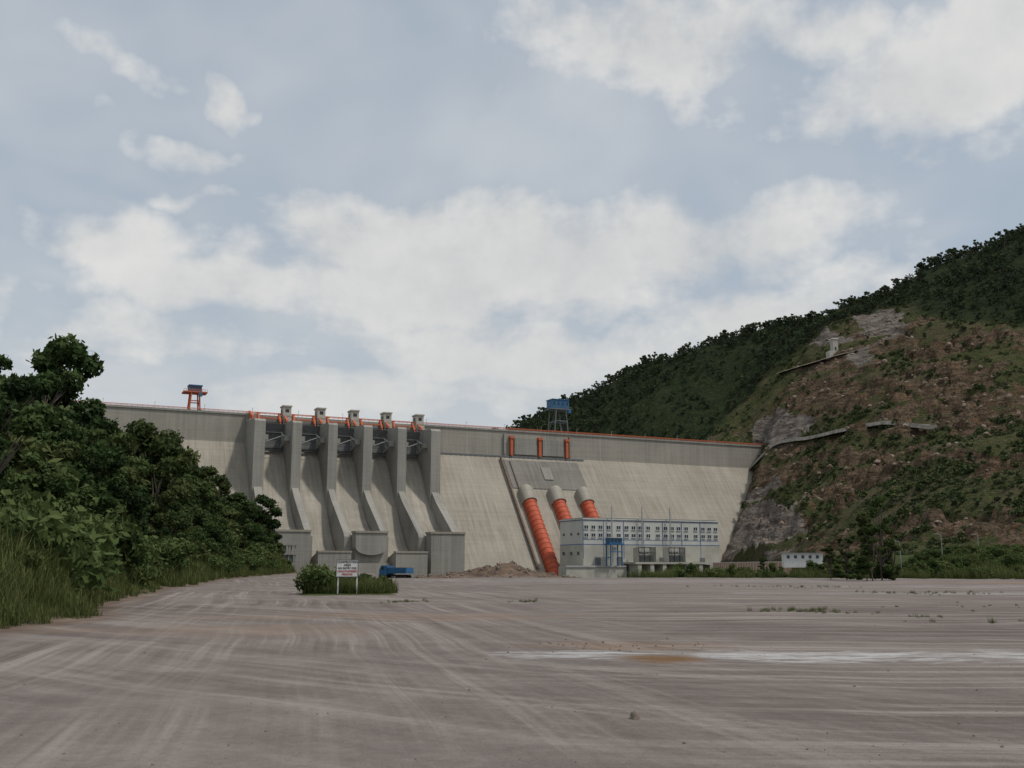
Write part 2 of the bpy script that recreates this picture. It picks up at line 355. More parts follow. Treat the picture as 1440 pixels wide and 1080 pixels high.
ys=np.unique(np.concatenate([-60+np.arange(0,60,3),np.linspace(0,60,130),np.linspace(60,160,170),np.linspace(160,320,110),np.linspace(320,700,100),np.geomspace(700,6000,30)]))
grid_mesh('ground',xs,ys,gfn,M_ground)
# hill
m,h,b=newmat('hillside_rock_and_grass',1.0,.05)
pos=h.new('ShaderNodeNewGeometry').outputs['Position']; x,y,z=h._sep(pos)
n1=h.noise(pos,.03,4,.65); n2=h.noise(pos,.15,5,.72); n3=h.noise(h.vm('MULTIPLY',pos,(.5,.5,2.4)),.13,6,.78); n4=h.noise(pos,.5,4,.7)
fc=h.mix(h.mr(n2,.35,.65),(.028,.042,.022),(.054,.072,.032))  # far ridge ground, bluish green with the haze painted in
gc=h.mix(h.mr(n2,.38,.62),(.050,.068,.024),(.105,.125,.045)); gc=h.mix(h.mr(n1,.45,.62,0,.7),gc,(.155,.13,.08))
gc=h.mix(h.mr(n4,.50,.62,0,.7),gc,(.17,.13,.085)); gc=h.mix(h.mr(n4,.44,.34,0,.6),gc,(.035,.048,.02))
c=h.mix(h.attr('near'),fc,gc)
rc=h.mix(h.mr(n3,.38,.62),(.30,.215,.150),(.085,.060,.043)); rc=h.mix(h.mr(n2,.5,.7,0,.7),rc,(.30,.165,.09)); rc=h.mix(h.mr(n4,.50,.60,0,.7),rc,(.05,.058,.026))
c=h.mix(h.mr(h.math('ADD',h.attr('rock'),h.math('MULTIPLY',h.math('SUBTRACT',n2,.5),2.2)),.42,.58),c,rc)
pc=h.mix(h.mr(n3,.40,.60),(.37,.33,.29),(.13,.105,.09)); pc=h.mix(h.mr(n2,.52,.68,0,.6),pc,(.25,.175,.14))
c=h.mix(h.mr(h.math('ADD',h.attr('pale'),h.math('MULTIPLY',h.math('SUBTRACT',n2,.5),1.5)),.42,.58),c,pc)
h.l.new(c,b.inputs['Base Color']); setbump(h,b,h.math('ADD',n3,h.math('ADD',n2,n4)),1.0,5.0); M_hill=m
def hfn(X,Y):
    Z,n,p,r=hill_z(X,Y,True); return Z,{'near':n,'pale':p,'rock':r}
xs=np.unique(np.concatenate([np.linspace(-130,90,60),np.linspace(90,430,240),np.linspace(430,900,130)]))
ys=np.unique(np.concatenate([np.linspace(175,700,280),np.linspace(700,1000,150),np.linspace(1000,1350,50)]))
grid_mesh('hillside_terrain',xs,ys,hfn,M_hill)
def ribbon(name,pts,w,hgt,mat,par=.9):
    P=[]
    for (a,b_,Y) in pts:
        q=site(a,b_,Y); P.append((q[0],q[1]))
    P=np.array(P); tt=np.linspace(0,len(P)-1,len(P)*12); X=np.interp(tt,range(len(P)),P[:,0]); Yv=np.interp(tt,range(len(P)),P[:,1])
    Z=hill_z(X,Yv); kz=np.ones(15)/15; Z=np.convolve(np.pad(Z,7,'edge'),kz,'valid')+1.5
    V=[];Fc=[]
    for i in range(len(X)):
        j=min(i+1,len(X)-1); i0=max(i-1,0); tx,ty=X[j]-X[i0],Yv[j]-Yv[i0]; L=math.hypot(tx,ty); nx,ny=-ty/L,tx/L
        if ny>0: nx,ny=-nx,-ny
        V+= [(X[i]-nx*w,Yv[i]-ny*w,Z[i]+.5),(X[i]+nx*1.5,Yv[i]+ny*1.5,Z[i]),(X[i]+nx*1.6,Yv[i]+ny*1.6,Z[i]+par),(X[i]+nx*2.2,Yv[i]+ny*2.2,Z[i]+par),(X[i]+nx*3.4,Yv[i]+ny*3.4,Z[i]-hgt)]
        if i: 
            a=5*(i-1); Fc+=[(a+q,a+q+1,a+q+6,a+q+5) for q in range(4)]
    mkobj(name,mkmesh(name,V,Fc,[mat]))
M_wall=pm('retaining_wall_stone',(.34,.31,.27),(.15,.13,.10),.25)
M_track=pm('track_earth',(.24,.20,.15),(.10,.095,.055),.2)
ribbon('hillside_road',[(1052,627,788),(1110,618,742),(1200,606,665),(1265,603,630),(1330,600,592)],4,2.0,M_wall,.6)
ribbon('hillside_track',[(1095,512,852),(1150,500,800),(1205,488,770)],3,.8,M_track,.1)
# ---------------------------------------------------------------- dam
dam=frame('concrete_dam',0,0,0); TOP=96.7
mb=MB(); 
for a,b_ in ((-120,74),(193.5,485)):
    mb.prism([(-8,-20),(-8,78),(5,78),(5+98*.76,-20)],a,b_,0)
    mb.prism([(-8.0,78),(-8.0,TOP),(4.6,TOP),(4.6,78)],a,b_,1)
mb.build('dam_wall',dam,[M_con,M_conv])
mb=MB(); 
for a,b_ in ((-120,74),(193.5,485)):
    mb.box(a,b_,4.6,5.3,TOP-1.0,TOP+.25,0)
mb.box(205,318,4.6,6.2,76.9,78.1,1); 
for i in range(30): mb.box(206+i*3.7,206.4+i*3.7,6.2,6.35,75.6,77.6,1)
mb.build('crest_coping',dam,[M_pier,M_steel])
PS=[77.1,99.7,122.1,144.7,167.4,190.4]
mb=MB()
for i,s_ in enumerate(PS):
    w=3.3 if i in(0,5) else 2.9
    prof=[(-8,-20),(-8,TOP),(7,TOP),(7,92.5),(10,91),(36,89.5),(38,88),(38,-20)]
    mb.prism(prof,s_-w,s_+w,0)
    mb.prism([(38,-20),(38,48),(46,41),(76,20.5),(78,18),(78,-20)],s_-w+.9,s_+w-.9,0)
mb.build('spillway_piers',dam,[M_pier])
long_=[(-7.5,-20),(-7.5,66),(-4,71),(0,73),(5,73.5),(10,72),(15,68),(20,62),(26,53),(32,43.5),(40,32),(48,22),(56,13.5),(62,9),(70,6.5),(78,6.5),(88,9),(90,9),(90,-20)]
shrt=[(-7.5,-20),(-7.5,66),(-4,71),(0,73),(5,73.5),(10,72),(15,68),(20,62),(26,53),(32,44.5),(38,37),(45,30),(52,24.5),(60,20),(68,18),(74,18.2),(78,19),(78,-20)]
mb=MB(); mk2=MB()
for i in range(5):
    a=PS[i]+2.3; b_=PS[i+1]-2.3
    mb.prism(shrt if i%2==0 else long_,a,b_,0)
    if i%2==0:
        sa,sb=PS[i]+2.6-3.6*(i==0),PS[i+1]-1.2+2*(i==4)
        if i==2:
            cs_=(sa+sb)/2; hw=(sb-sa)/2
            pr=[(sa,20),(sb,20),(sb,12)]+[(cs_+hw*math.cos(q),12-4.5*math.sin(q)) for q in np.linspace(0,math.pi,14)][1:-1]+[(sa,12)]
            mk2.prism_sz(pr,78.02,86,0); mk2.box(sa-.4,sb+.4,77.5,86.6,20.02,21.2,1)
            mk2.box(sa+1.0,sb-1.0,78.03,82.5,-15,12,0); mk2.box(sa-1,sb+1,78.04,87,-20,3,0)
        else:
            mk2.box(sa,sb,78.02,87,-20,20,0); mk2.box(sa-.4,sb+.4,77.5,87.5,20.02,21.2,1)
    else:
        mk2.box(a-.5,b_+.5,90.02,93,-20,8.7,0); mk2.box(a-.8,b_+.8,89.5,93.4,8.72,9.7,1)
mb.build('spillway_chutes',dam,[M_chute]); mk2.build('flip_bucket_blocks',dam,[M_pier,M_chute])
mg=MB(); mo=MB(); mh=MB()
for i in range(5):
    a=PS[i]+2.95; b_=PS[i+1]-2.95; c0=(a+b_)/2
    tr=(30,79); R=18.5; arc=[(tr[0]-R*math.cos(q),tr[1]+R*math.sin(q)) for q in np.linspace(-.33,.62,9)]
    prof=arc+[(t+.8,z) for t,z in arc[::-1]]; mg.prism(prof,a,b_,0)
    for s_ in (a+1.8,b_-1.8):
        for q in (-.22,.30):
            p=(s_,tr[0]-R*math.cos(q)+.8,tr[1]+R*math.sin(q)); mg.cyl(p,(s_,tr[0],tr[1]),.5,6,1)
        for f in (.3,.6,.85):
            pp=[(s_,tr[0]-R*f*math.cos(q),tr[1]+R*f*math.sin(q)) for q in (-.22,.30)]
            mg.cyl(pp[0],pp[1],.25,5,1)
        mg.cyl((s_,tr[0]-R*.6*math.cos(-.22),tr[1]+R*.6*math.sin(-.22)),(s_,tr[0]-R*.85*math.cos(.3),tr[1]+R*.85*math.sin(.3)),.2,5,1)
        mg.box(s_-1.6,s_+1.6,28.6,31.6,77.3,80.6,2)
    for q in (-.22,.30):
        t0,z0=tr[0]-R*math.cos(q)+1.2,tr[1]+R*math.sin(q); mg.box(a,b_,t0,t0+.7,z0-.3,z0+.3,0)
    mg.cyl((a+1.8,tr[0]-R*.55*math.cos(-.22),tr[1]+R*.55*math.sin(-.22)),(b_-1.8,tr[0]-R*.55*math.cos(.3),tr[1]+R*.55*math.sin(.3)),.3,5,1)
    mh.box(a,b_,-7.9,4,TOP-3.2,TOP-.1,0); mh.box(a,b_,3.4,4.4,TOP-8.4,TOP-.3,0)
    mo.box(a-.2,b_+.2,5.3,6.4,TOP-2.6,TOP-1.9,0)
    for s_ in (a+1.6,b_-1.6):
        mo.cyl((s_,5,TOP-.5),(s_,15,83),.4,8,0); mo.cyl((s_,4,TOP+.6),(s_,8.4,91.8),.75,10,0); mo.box(s_-.8,s_+.8,3.2,5,TOP,TOP+1.3,0)
    mo.prism([(7.1,94.5),(7.1,96.4),(14,92.8),(14,91.5)],PS[i+1]-2.0,PS[i+1]-.8,0)
mo.prism([(7.1,94.5),(7.1,98.4),(20,93.6),(20,91.2)],PS[0]-2.0,PS[0]-.6,0)
mg.build('radial_gates',dam,[M_gate,M_lsteel,M_pier]); mo.build('orange_hoists',dam,[M_orange]); mh.build('spillway_bridge',dam,[M_pier])
mh=MB()
for s_ in [99.7,122.1,144.7,167.4,190.4]:
    mh.box(s_-2.6,s_+2.6,-1.5,6.5,TOP,102.6,0); mh.box(s_-3.1,s_+3.1,-2.0,7.1,102.6,103.4,0)
    mh.box(s_-1.2,s_+1.2,6.5,6.62,99,101,1); mh.box(s_-2.72,s_-2.6,1,3.4,98.9,101,1); mh.box(s_-2.2,s_+2.2,7.05,9.5,92.3,95.2,0)
mh.build('hoist_houses',dam,[M_house,M_dsteel])
mr_=MB()
def rail(a,b_,t,m=0,th=.16,step=3.0):
    mr_.box(a,b_,t-th/2,t+th/2,TOP+1.15,TOP+1.15+th*1.6,m); mr_.box(a,b_,t-th/2,t+th/2,TOP+.62,TOP+.62+th,m)
    for s_ in np.arange(a,b_,step): mr_.box(s_,s_+.16,t-.08,t+.08,TOP+.2,TOP+1.2,m)
rail(-120,74,5.0,0,.22); rail(193.5,485,5.0,0,.26); rail(74,193.5,4.0,0,.3); rail(-120,485,-7.6,1,.12)
for s_ in np.arange(-100,480,30): 
    mr_.cyl((s_,-7.2,TOP),(s_,-7.2,TOP+5.5),.12,5,1); mr_.box(s_-.15,s_+.15,-7.2,-5.6,TOP+5.4,TOP+5.6,1)
mr_.build('crest_railing',dam,[M_orange,M_lsteel])
mi=MB()
for j,s_ in enumerate([259.5,282,304]):
    mi.box(s_-.95,s_+.95,5.0,7.2,78.5,90.5,2); mi.box(s_-1.5,s_+1.5,4.7,7.7,90.5,92.2,2)
mi.box(262,279.5,4.7,6.2,79.4,91,1); mi.box(284.5,301.5,4.7,6.2,79.4,91,1)
for s_ in (254.5,307): mi.box(s_-.7,s_+.7,4.7,6.2,79.4,94,1)
f=lambda z,o: 5+(78-z)*.76+o
mi.prism([(f(76,0),76),(f(76,1.2),76),(f(-15,1.2),-15),(f(-15,0),-15)],250.6,314,0)
mi.prism([(f(75,1.2),75),(f(75,1.8),75),(f(54,1.8),54),(f(54,1.2),54)],252,311,3)
mi.prism([(f(70,1.8),70),(f(70,2.6),70),(f(61,2.6),61),(f(61,1.8),61)],279,286,1)
mi.prism([(f(76,1.2),76.5),(f(76,2.8),76.5),(f(-15,2.8),-15),(f(-15,1.2),-15)],249.4,250.59,4)
mi.prism([(f(74,1.9),74),(f(74,2.8),74),(f(-15,2.8),-15),(f(-15,1.22),-15)],255.9,256.3,4)
mi.box(440,462,34,37,34,35.2,4)
M_brown=pm('rusty_beam',(.17,.115,.085),(.10,.07,.055),.5)
mi.build('intake_face',dam,[M_con,M_pier,M_orange,M_dark,M_brown])
for s_ in (259.5,282,304):
    fr=frame('penstock_pipe',s_,f(40,0),40); mp=MB(); A=lambda z,o=3.2:(s_,f(z,o),z+o*.3)
    mp.cyl(A(44),A(-8),4.5,28,0)
    for z in np.arange(41,-6,-3.1): mp.cyl(A(z),A(z-.5),4.72,28,0)
    mp.build('steel_tube',fr,[M_red],smooth=True)
    mc=MB(); n=14; P0=Vector(A(52.5)); P1=Vector(A(42.5)); ax=(P1-P0).normalized(); sd=Vector((1,0,0))
    up=Vector((0,-ax.z,ax.y)); up=up if up.z>0 else -up
    pr=[(-5.2,-5),( -5.2,.8)]+[(5.2*math.cos(q),.8+4.6*math.sin(q)) for q in np.linspace(math.pi,0,n)][1:-1]+[(5.2,.8),(5.2,-5)]
    v=[]
    for pz,k_ in ((P0,.82),(P0+ax*2.2,1),(P1,1)): v+=[tuple(pz+sd*a*k_+up*b_*k_) for a,b_ in pr]
    N=len(pr); fc=[list(range(N)),list(range(2*N,3*N))]+[(r*N+i,r*N+(i+1)%N,(r+1)*N+(i+1)%N,(r+1)*N+i) for r in range(2) for i in range(N)]
    mc.add(v,fc,0); mc.build('concrete_encasement',fr,[M_chute],smooth=True)
# ---------------------------------------------------------------- gantry cranes
def gantry(name,s0,t0,w,dp,zleg,ztop,mleg,mcab,deck):
    e=frame(name,s0,t0,TOP); g=MB()
    a,b_=s0-w/2,s0+w/2; c,d_=t0-dp/2,t0+dp/2
    for s_ in (a+w*.12,b_-w*.12):
        for t_ in (c,d_):
            g.cyl((s_,t_,TOP+.3),(s_+(s0-s_)*.25,t_,zleg),.5,6,0); g.box(s_-1,s_+1,t_-.5,t_+.5,TOP+.05,TOP+.9,3)
        g.box(s_-.25,s_+.25,c,d_,TOP+.9,TOP+1.7,0)
        zz=(TOP+zleg)/2; g.cyl((s_,c,TOP+1.2),(s_+(s0-s_)*.2,d_,zleg-.5),.2,5,0)
        g.box(s_-.2+(s0-s_)*.12,s_+.2+(s0-s_)*.12,c,d_,zz-.3,zz+.3,0)
    for t_ in (c,d_): g.box(a+w*.15,b_-w*.15,t_-.3,t_+.3,(TOP+zleg)/2+.2,(TOP+zleg)/2+.8,0)
    g.box(a-deck,b_+deck,c-.8,d_+.8,zleg,zleg+.7,0)
    for s_ in np.linspace(a-deck,b_+deck-.15,10): g.box(s_,s_+.15,d_+.65,d_+.8,zleg+.7,zleg+1.9,0)
    g.box(a-deck,b_+deck,d_+.62,d_+.82,zleg+1.8,zleg+2.0,0)
    g.box(a+.4,b_-.4,c+.4,d_-.4,zleg+.72,ztop-.5,1); g.box(a,b_,c,d_,ztop-.5,ztop,2)
    for s_ in np.linspace(a+1.2,b_-2.4,4): g.box(s_,s_+1.2,d_-.4,d_-.3,zleg+(ztop-zleg)*.45,zleg+(ztop-zleg)*.75,3)
    for s_ in np.arange(a+.5,b_-.5,.9): g.box(s_,s_+.12,d_-.4,d_-.32,zleg+.9,ztop-.6,2)
    g.box(b_-2.5,b_-.3,d_+.9,d_+2.6,zleg-2.6,zleg-.1,1)
    g.build('crane_frame',e,[mleg,mcab,M_bstripe if mleg is M_orange else M_blue,M_dsteel]); return e
gantry('gantry_crane',42.7,-1.5,8.5,9,108.3,113.2,M_orange,pm('slate_blue_paint',(.09,.13,.19),(.07,.1,.15)),3.0)
gantry('gantry_crane',301,-1.5,14.5,10.5,114.5,122.3,M_steel,M_blue,1.0)
# ---------------------------------------------------------------- powerhouse
ph=frame('powerhouse_building',312,90,0); S0,S1,T0,T1,ZR=261.7,362.6,75,105,29.4
p=MB()
p.box(S0,S1,T0,T1,14.6,ZR,0); p.box(S0-.15,S1+.15,T0-.15,T1+.15,-20,14.2,1); p.box(S0-.25,S1+.25,T0-.25,T1+.25,14.2,14.6,2)
p.box(S0-.5,S1+.5,T0-.5,T1+.5,ZR,ZR+.8,0); p.box(S0-.3,S1+.3,T0-.3,T1+.3,ZR-.5,ZR-.25,2)
p.box(S0+1,S1-1,T0+1,T1-1,ZR+.8,ZR+1.3,3)
p.build('walls_and_roof',ph,[M_white,M_cream,M_bstripe,M_steel])
p=MB(); cols=[]
bay=(S1-S0)/7
for i in range(7):
    c0=S0+bay*(i+.5)
    for o in ((-3.6,3.6) if i%2 else (-5.0,0,5.0)): cols.append(c0+o)
    p.box(S0+bay*i-.14,S0+bay*i+.14,T1+.02,T1+.3,6,ZR-.5,2)
for s_ in cols:
    for z0 in (19.0,23.8):
        p.box(s_-1.5,s_+1.5,T1+.02,T1+.12,z0,z0+2.0,0)
        for a in (-1.55,-.1,1.35): p.box(s_+a,s_+a+.2,T1+.12,T1+.22,z0-.15,z0+2.15,1)
        p.box(s_-1.65,s_+1.65,T1+.12,T1+.5,z0-.4,z0-.15,1); p.box(s_-1.55,s_+1.55,T1+.12,T1+.22,z0+2.0,z0+2.2,1)
for z0 in (17.2,): p.box(S0,S1,T1+.02,T1+.12,z0,z0+.22,2)
for j in range(6): p.box(S0+8+j*15.5,S0+12+j*15.5,T1+.17,T1+.3,1,6.5,3)
for t_ in (80,90,99): p.box(S0-.32,S0-.17,t_-1.4,t_+1.4,8,10,0); p.box(S0-.12,S0-.02,t_-1.2,t_+1.2,20,21.5,0)
p.build('windows_and_trim',ph,[M_glass,M_wp,M_bstripe,M_steel])
td=frame('tailrace_deck',305,112,0); p=MB()
p.box(S0-14,S0+28,T1-6,T1+4,-20,1.2,0); p.box(S0-14.5,S0+28,T1+4,T1+4.6,.6,1.6,1)
for i in range(6):
    a=S0+30+i*9; p.box(a,a+2.6,T1+.6,T1+14,-20,2.5,0)
p.box(S0+28,S0+86,T1+.2,T1+14.5,2.5,3.7,0); p.box(S0+28.5,S0+85,T1+.3,T1+3,-20,2.4,2)  # deck slab; dark panel behind paints the shade inside the openings
p.box(S0+86,S1+25,T1+.2,T1+10,-20,2.2,0)
p.build('deck',td,[M_cream,M_lsteel,M_dsteel])
for s_ in (S0+40,S0+62):
    e=frame('power_transformer',s_,T1+6,4.2); p=MB(); t_=T1+6
    p.box(s_-4,s_+4,t_-2,t_+2,3.7,8,0)
    for i in range(12): p.box(s_-3.9+i*.66,s_-3.7+i*.66,t_+2,t_+2.8,4.6,7.6,0)
    p.cyl((s_-3.5,t_,9.6),(s_+2.5,t_,9.6),.8,10,0)
    for a in (-2.4,0,2.4): 
        for i in range(5): p.cyl((s_+a,t_+1,8+i*.5),(s_+a,t_+1,8.3+i*.5),.35,8,1)
        p.cyl((s_+a,t_+1,8),(s_+a,t_+1,11),.12,6,1)
    for a in (-6,6): p.box(s_+a-.3,s_+a+.3,t_-3,t_+3,3.7,12.5,2)
    for a in (-6,-2,2,6): p.cyl((s_+a,t_+3,3.7),(s_+a,t_+3,13),.22,6,3)
    p.box(s_-6,s_+6,t_+2.85,t_+3.15,12.2,12.7,3); p.box(s_-6,s_+6,t_+2.85,t_+3.15,9.2,9.5,3)
    p.build('tank_and_bushings',e,[M_steel,M_house,M_cream,M_dsteel])
for s_ in (S0+19,S0+41,S0+62):
    e=frame('lattice_mast',s_,T1+3,2); p=MB(); t_=T1+2.4
    for a,b_ in ((-.6,-.6),(.6,-.6),(.6,.6),(-.6,.6)): p.cyl((s_+a,t_+b_,1),(s_+a*.2,t_+b_*.2,38),.13,4,0)
    for k_ in range(12):
        z=4+k_*2.7; q=1-.8*(z-3)/35; q2=1-.8*(z-.3)/35
        p.cyl((s_-.6*q,t_+.6*q,z),(s_+.6*q2,t_+.6*q2,z+2.7),.08,4,0)
    p.build('mast',e,[M_lsteel])
e=frame('tailrace_gate_crane',S0+17,T1+8,1); p=MB(); s_=S0+17; t_=T1+8
for a in (-4,4):
    for b_ in (-2.5,2.5): p.box(s_+a-.3,s_+a+.3,t_+b_-.3,t_+b_+.3,1.3,14,0)
    p.box(s_+a-.25,s_+a+.25,t_-2.5,t_+2.5,6,6.6,0)
p.box(s_-5.2,s_+5.2,t_-3,t_+3,14,14.7,0); p.box(s_-4.4,s_+4.4,t_-2.6,t_+2.6,14.7,18.0,0); p.box(s_-4.8,s_+4.8,t_-3,t_+3,18.0,18.4,1)
for a in (-3.5,-1,1.5): p.box(s_+a,s_+a+1.6,t_+2.6,t_+2.7,15.6,17.2,2)
p.box(s_-4,s_+4,t_+2.4,t_+2.9,9.5,10.1,0); p.box(s_-1.2,s_+1.2,t_-.8,t_+.8,10.5,12.5,1)
p.build('crane_frame',e,[M_blue,M_lsteel,M_dsteel])
e=wframe('valve_house',-121.5,528,0,ANG); p=MB(False)
p.box(-6,6,-5,5,-12,3.0,0); p.box(-6.6,6.6,-5.6,5.6,12,13,0); p.box(-6.6,6.6,-5.6,5.6,7.2,7.8,0)
for a in (-6,-2,2,5.4):
    for b_ in (-5,4.4): p.box(a,a+.6,b_,b_+.6,3,12,0)
p.box(-5,5,-4,4.3,3,7.2,1); p.box(-5,1,-4,4.3,7.8,12,1); p.build('frame_and_slabs',e,[M_pier,M_steel])
wv=[W(-300,-7),W(560,-7),W(560,-900),W(-300,-900)]
mkobj('reservoir_water',mkmesh('reservoir_water',[(a,b_,88) for a,b_ in wv],[(0,1,2,3)],[M_water]))
# ---------------------------------------------------------------- vegetation meshes
def leaves(cs,rs,n,L,seed,flat=.8):
    r=np.random.default_rng(seed)
    cs=np.array(cs); rs=np.array(rs); w=rs**2/np.sum(rs**2); idx=r.choice(len(cs),n,p=w)
    d=r.normal(size=(n,3)); d/=np.linalg.norm(d,axis=1)[:,None]; rad=rs[idx]*(.35+.65*r.random(n)**.6)*(1+.35*(r.random(n)>.85)*r.random(n))
    P=cs[idx]+d*rad[:,None]*np.array([1,1,flat])
    nrm=d*.6+r.normal(size=(n,3))*.8+np.array([0,0,.4]); nrm/=np.linalg.norm(nrm,axis=1)[:,None]
    a=np.cross(nrm,r.normal(size=(n,3))); a/=np.linalg.norm(a,axis=1)[:,None]; b_=np.cross(nrm,a)
    l=L*(.6+.8*r.random(n)); l=l[:,None]
    V=np.stack([P-a*l,P+b_*l*.5,P+a*l,P-b_*l*.5],1).reshape(-1,3)
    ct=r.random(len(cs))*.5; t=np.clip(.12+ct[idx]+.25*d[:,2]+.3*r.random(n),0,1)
    return V,np.repeat(t,4)
def tubes(segs,n=6):
    V=[];Fc=[]
    for p,q,r1,r2 in segs:
        p=Vector(p);q=Vector(q);d=(q-p).normalized();a=d.orthogonal().normalized();b_=d.cross(a);o=len(V)
        V+=[tuple(p+(a*math.cos(2*math.pi*i/n)+b_*math.sin(2*math.pi*i/n))*r1) for i in range(n)]
        V+=[tuple(q+(a*math.cos(2*math.pi*i/n)+b_*math.sin(2*math.pi*i/n))*r2) for i in range(n)]
        Fc+=[(o+i,o+(i+1)%n,o+n+(i+1)%n,o+n+i) for i in range(n)]
    return V,Fc
def treemesh(name,seed,H=10,cw=4.0,cb=3.0,nc=16,n=5000,L=.33,mat=None,shape='round',tr=.22,rk=.27):
    r=random.Random(seed); cs=[];rs=[];segs=[]
    bend=[(0,0,0)]; x=y=0
    for k_ in range(1,5):
        x+=r.uniform(-.35,.35)*H/10; y+=r.uniform(-.35,.35)*H/10; bend.append((x,y,H*.75*k_/4))
    for k_ in range(4): segs.append((bend[k_],bend[k_+1],tr*(1-k_*.2)*H/10,tr*(1-(k_+1)*.2)*H/10))
    for i in range(nc):
        f_=r.random() if shape!='flat' else r.random()**.5
        z=cb+(H*.93-cb)*f_
        if shape=='round': wd=cw*math.sqrt(max(.05,1-((f_-.42)/.62)**2))
        elif shape=='flat': wd=cw*(.5+.55*f_)
        elif shape=='tall': wd=cw*(1-.6*f_)
        an=r.random()*6.283; rr=wd*math.sqrt(r.random())*.95
        rad=(cw*rk)*(.55+.8*r.random())*(1-.25*f_)
        c_=(math.cos(an)*rr,math.sin(an)*rr,z-rad*.3); cs.append(c_); rs.append(rad)
        b0=bend[min(3,max(1,int(4*c_[2]/H*.8)))]; mid=tuple((b0[j]*.45+c_[j]*.55)+(r.uniform(-.3,.3)) for j in range(3))
        segs.append((b0,mid,.09*H/10,.055*H/10)); segs.append((mid,c_,.055*H/10,.02*H/10))
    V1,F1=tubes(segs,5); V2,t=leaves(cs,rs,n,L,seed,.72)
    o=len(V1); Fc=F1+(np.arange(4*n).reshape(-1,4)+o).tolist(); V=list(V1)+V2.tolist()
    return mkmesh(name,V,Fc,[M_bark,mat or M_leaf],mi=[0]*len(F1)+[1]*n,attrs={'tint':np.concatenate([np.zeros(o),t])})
def bushmesh(name,seed,n=1100,L=.17,mat=None,H=2.0,w=1.5):
    r=random.Random(seed); cs=[];rs=[];segs=[]
    for i in range(10):
        a=r.random()*6.283; q=w*.8*math.sqrt(r.random()); z=H*(.2+.65*r.random()); cs.append((math.cos(a)*q,math.sin(a)*q,z)); rs.append(w*(.25+.28*r.random())); segs.append(((0,0,-.2),cs[-1],.03,.012))
    V1,F1=tubes(segs,4); V2,t=leaves(cs,rs,n,L,seed,.9); V2[:,2]=np.abs(V2[:,2]); o=len(V1)
    return mkmesh(name,list(V1)+V2.tolist(),F1+(np.arange(4*n).reshape(-1,4)+o).tolist(),[M_bark,mat or M_leafb],mi=[0]*len(F1)+[1]*n,attrs={'tint':np.concatenate([np.zeros(o),t])})
def grassmesh(name,seed,n=60,H=1.0,w=.55,bw=.015):
    r=random.Random(seed); V=[];Fc=[];T=[]
    for i in range(n):
        a=r.random()*6.283; q=w*math.sqrt(r.random()); x,y=math.cos(a)*q,math.sin(a)*q; hh=H*r.uniform(.35,1.15); b_=r.random()*6.283; le=hh*r.uniform(.15,.6); dx,dy=math.cos(b_)*le,math.sin(b_)*le
        px,py=-math.sin(b_)*bw,math.cos(b_)*bw; o=len(V)
        V+=[(x-px,y-py,0),(x+px,y+py,0),(x+dx*.35+px*.8,y+dy*.35+py*.8,hh*.6),(x+dx*.35-px*.8,y+dy*.35-py*.8,hh*.6),(x+dx,y+dy,hh*.95)]
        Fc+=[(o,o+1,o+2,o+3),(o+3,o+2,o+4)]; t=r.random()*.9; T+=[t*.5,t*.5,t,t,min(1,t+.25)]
    return mkmesh(name,V,Fc,[M_grass],attrs={'tint':T})
def rockmesh(name,seed,mat=None):
    bm=bmesh.new(); bmesh.ops.create_icosphere(bm,subdivisions=2,radius=.5); r=random.Random(seed); sx,sy,sz=r.uniform(.8,1.2),r.uniform(.7,1.1),r.uniform(.5,.8)
    for v in bm.verts: 
        k_=1+r.uniform(-.16,.16); v.co=Vector((v.co.x*sx*k_,v.co.y*sy*k_,v.co.z*sz*k_))
    me=bpy.data.meshes.new(name); bm.to_mesh(me); bm.free(); me.materials.append(mat or M_rock); return me
def coll(name,meshes):
    c_=bpy.data.collections.new(name)
    for i,me in enumerate(meshes): mkobj('%s_source_%02d'%(name,i),me,coll=c_)
    return c_
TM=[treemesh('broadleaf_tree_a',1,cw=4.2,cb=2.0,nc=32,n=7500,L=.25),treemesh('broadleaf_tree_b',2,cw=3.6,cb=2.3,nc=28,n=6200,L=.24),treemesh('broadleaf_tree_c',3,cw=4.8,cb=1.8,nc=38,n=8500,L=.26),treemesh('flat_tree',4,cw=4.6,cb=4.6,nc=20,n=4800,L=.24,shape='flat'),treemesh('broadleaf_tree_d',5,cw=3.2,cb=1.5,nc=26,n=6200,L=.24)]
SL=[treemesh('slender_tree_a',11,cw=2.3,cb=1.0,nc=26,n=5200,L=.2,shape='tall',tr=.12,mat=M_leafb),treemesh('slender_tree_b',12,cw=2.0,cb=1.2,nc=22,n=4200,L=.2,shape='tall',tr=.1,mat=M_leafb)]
HM=[treemesh('hill_tree_a',21,cw=3.8,cb=2.5,nc=10,n=380,L=.85,mat=M_leaff,rk=.34),treemesh('hill_tree_b',22,cw=4.6,cb=5.5,nc=7,n=220,L=.8,shape='flat',mat=M_leaff,rk=.3),treemesh('hill_tree_c',23,cw=3.2,cb=2,nc=10,n=320,L=.8,mat=M_leaff,rk=.34)]
BM=[bushmesh('bush_a',31),bushmesh('bush_b',32,w=1.9,H=1.7),bushmesh('bush_c',33,w=1.2,H=2.4)]
BH=[bushmesh('hill_bush_a',41,n=150,L=.38,mat=M_leafs),bushmesh('hill_bush_b',42,n=150,L=.38,w=1.9,mat=M_leafs)]
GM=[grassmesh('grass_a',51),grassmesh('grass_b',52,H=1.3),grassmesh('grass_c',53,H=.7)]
RM=[rockmesh('rock_a',61),rockmesh('rock_b',62),rockmesh('rock_c',63)]
RB=[rockmesh('boulder_a',71,M_brock),rockmesh('boulder_b',72,M_brock)]
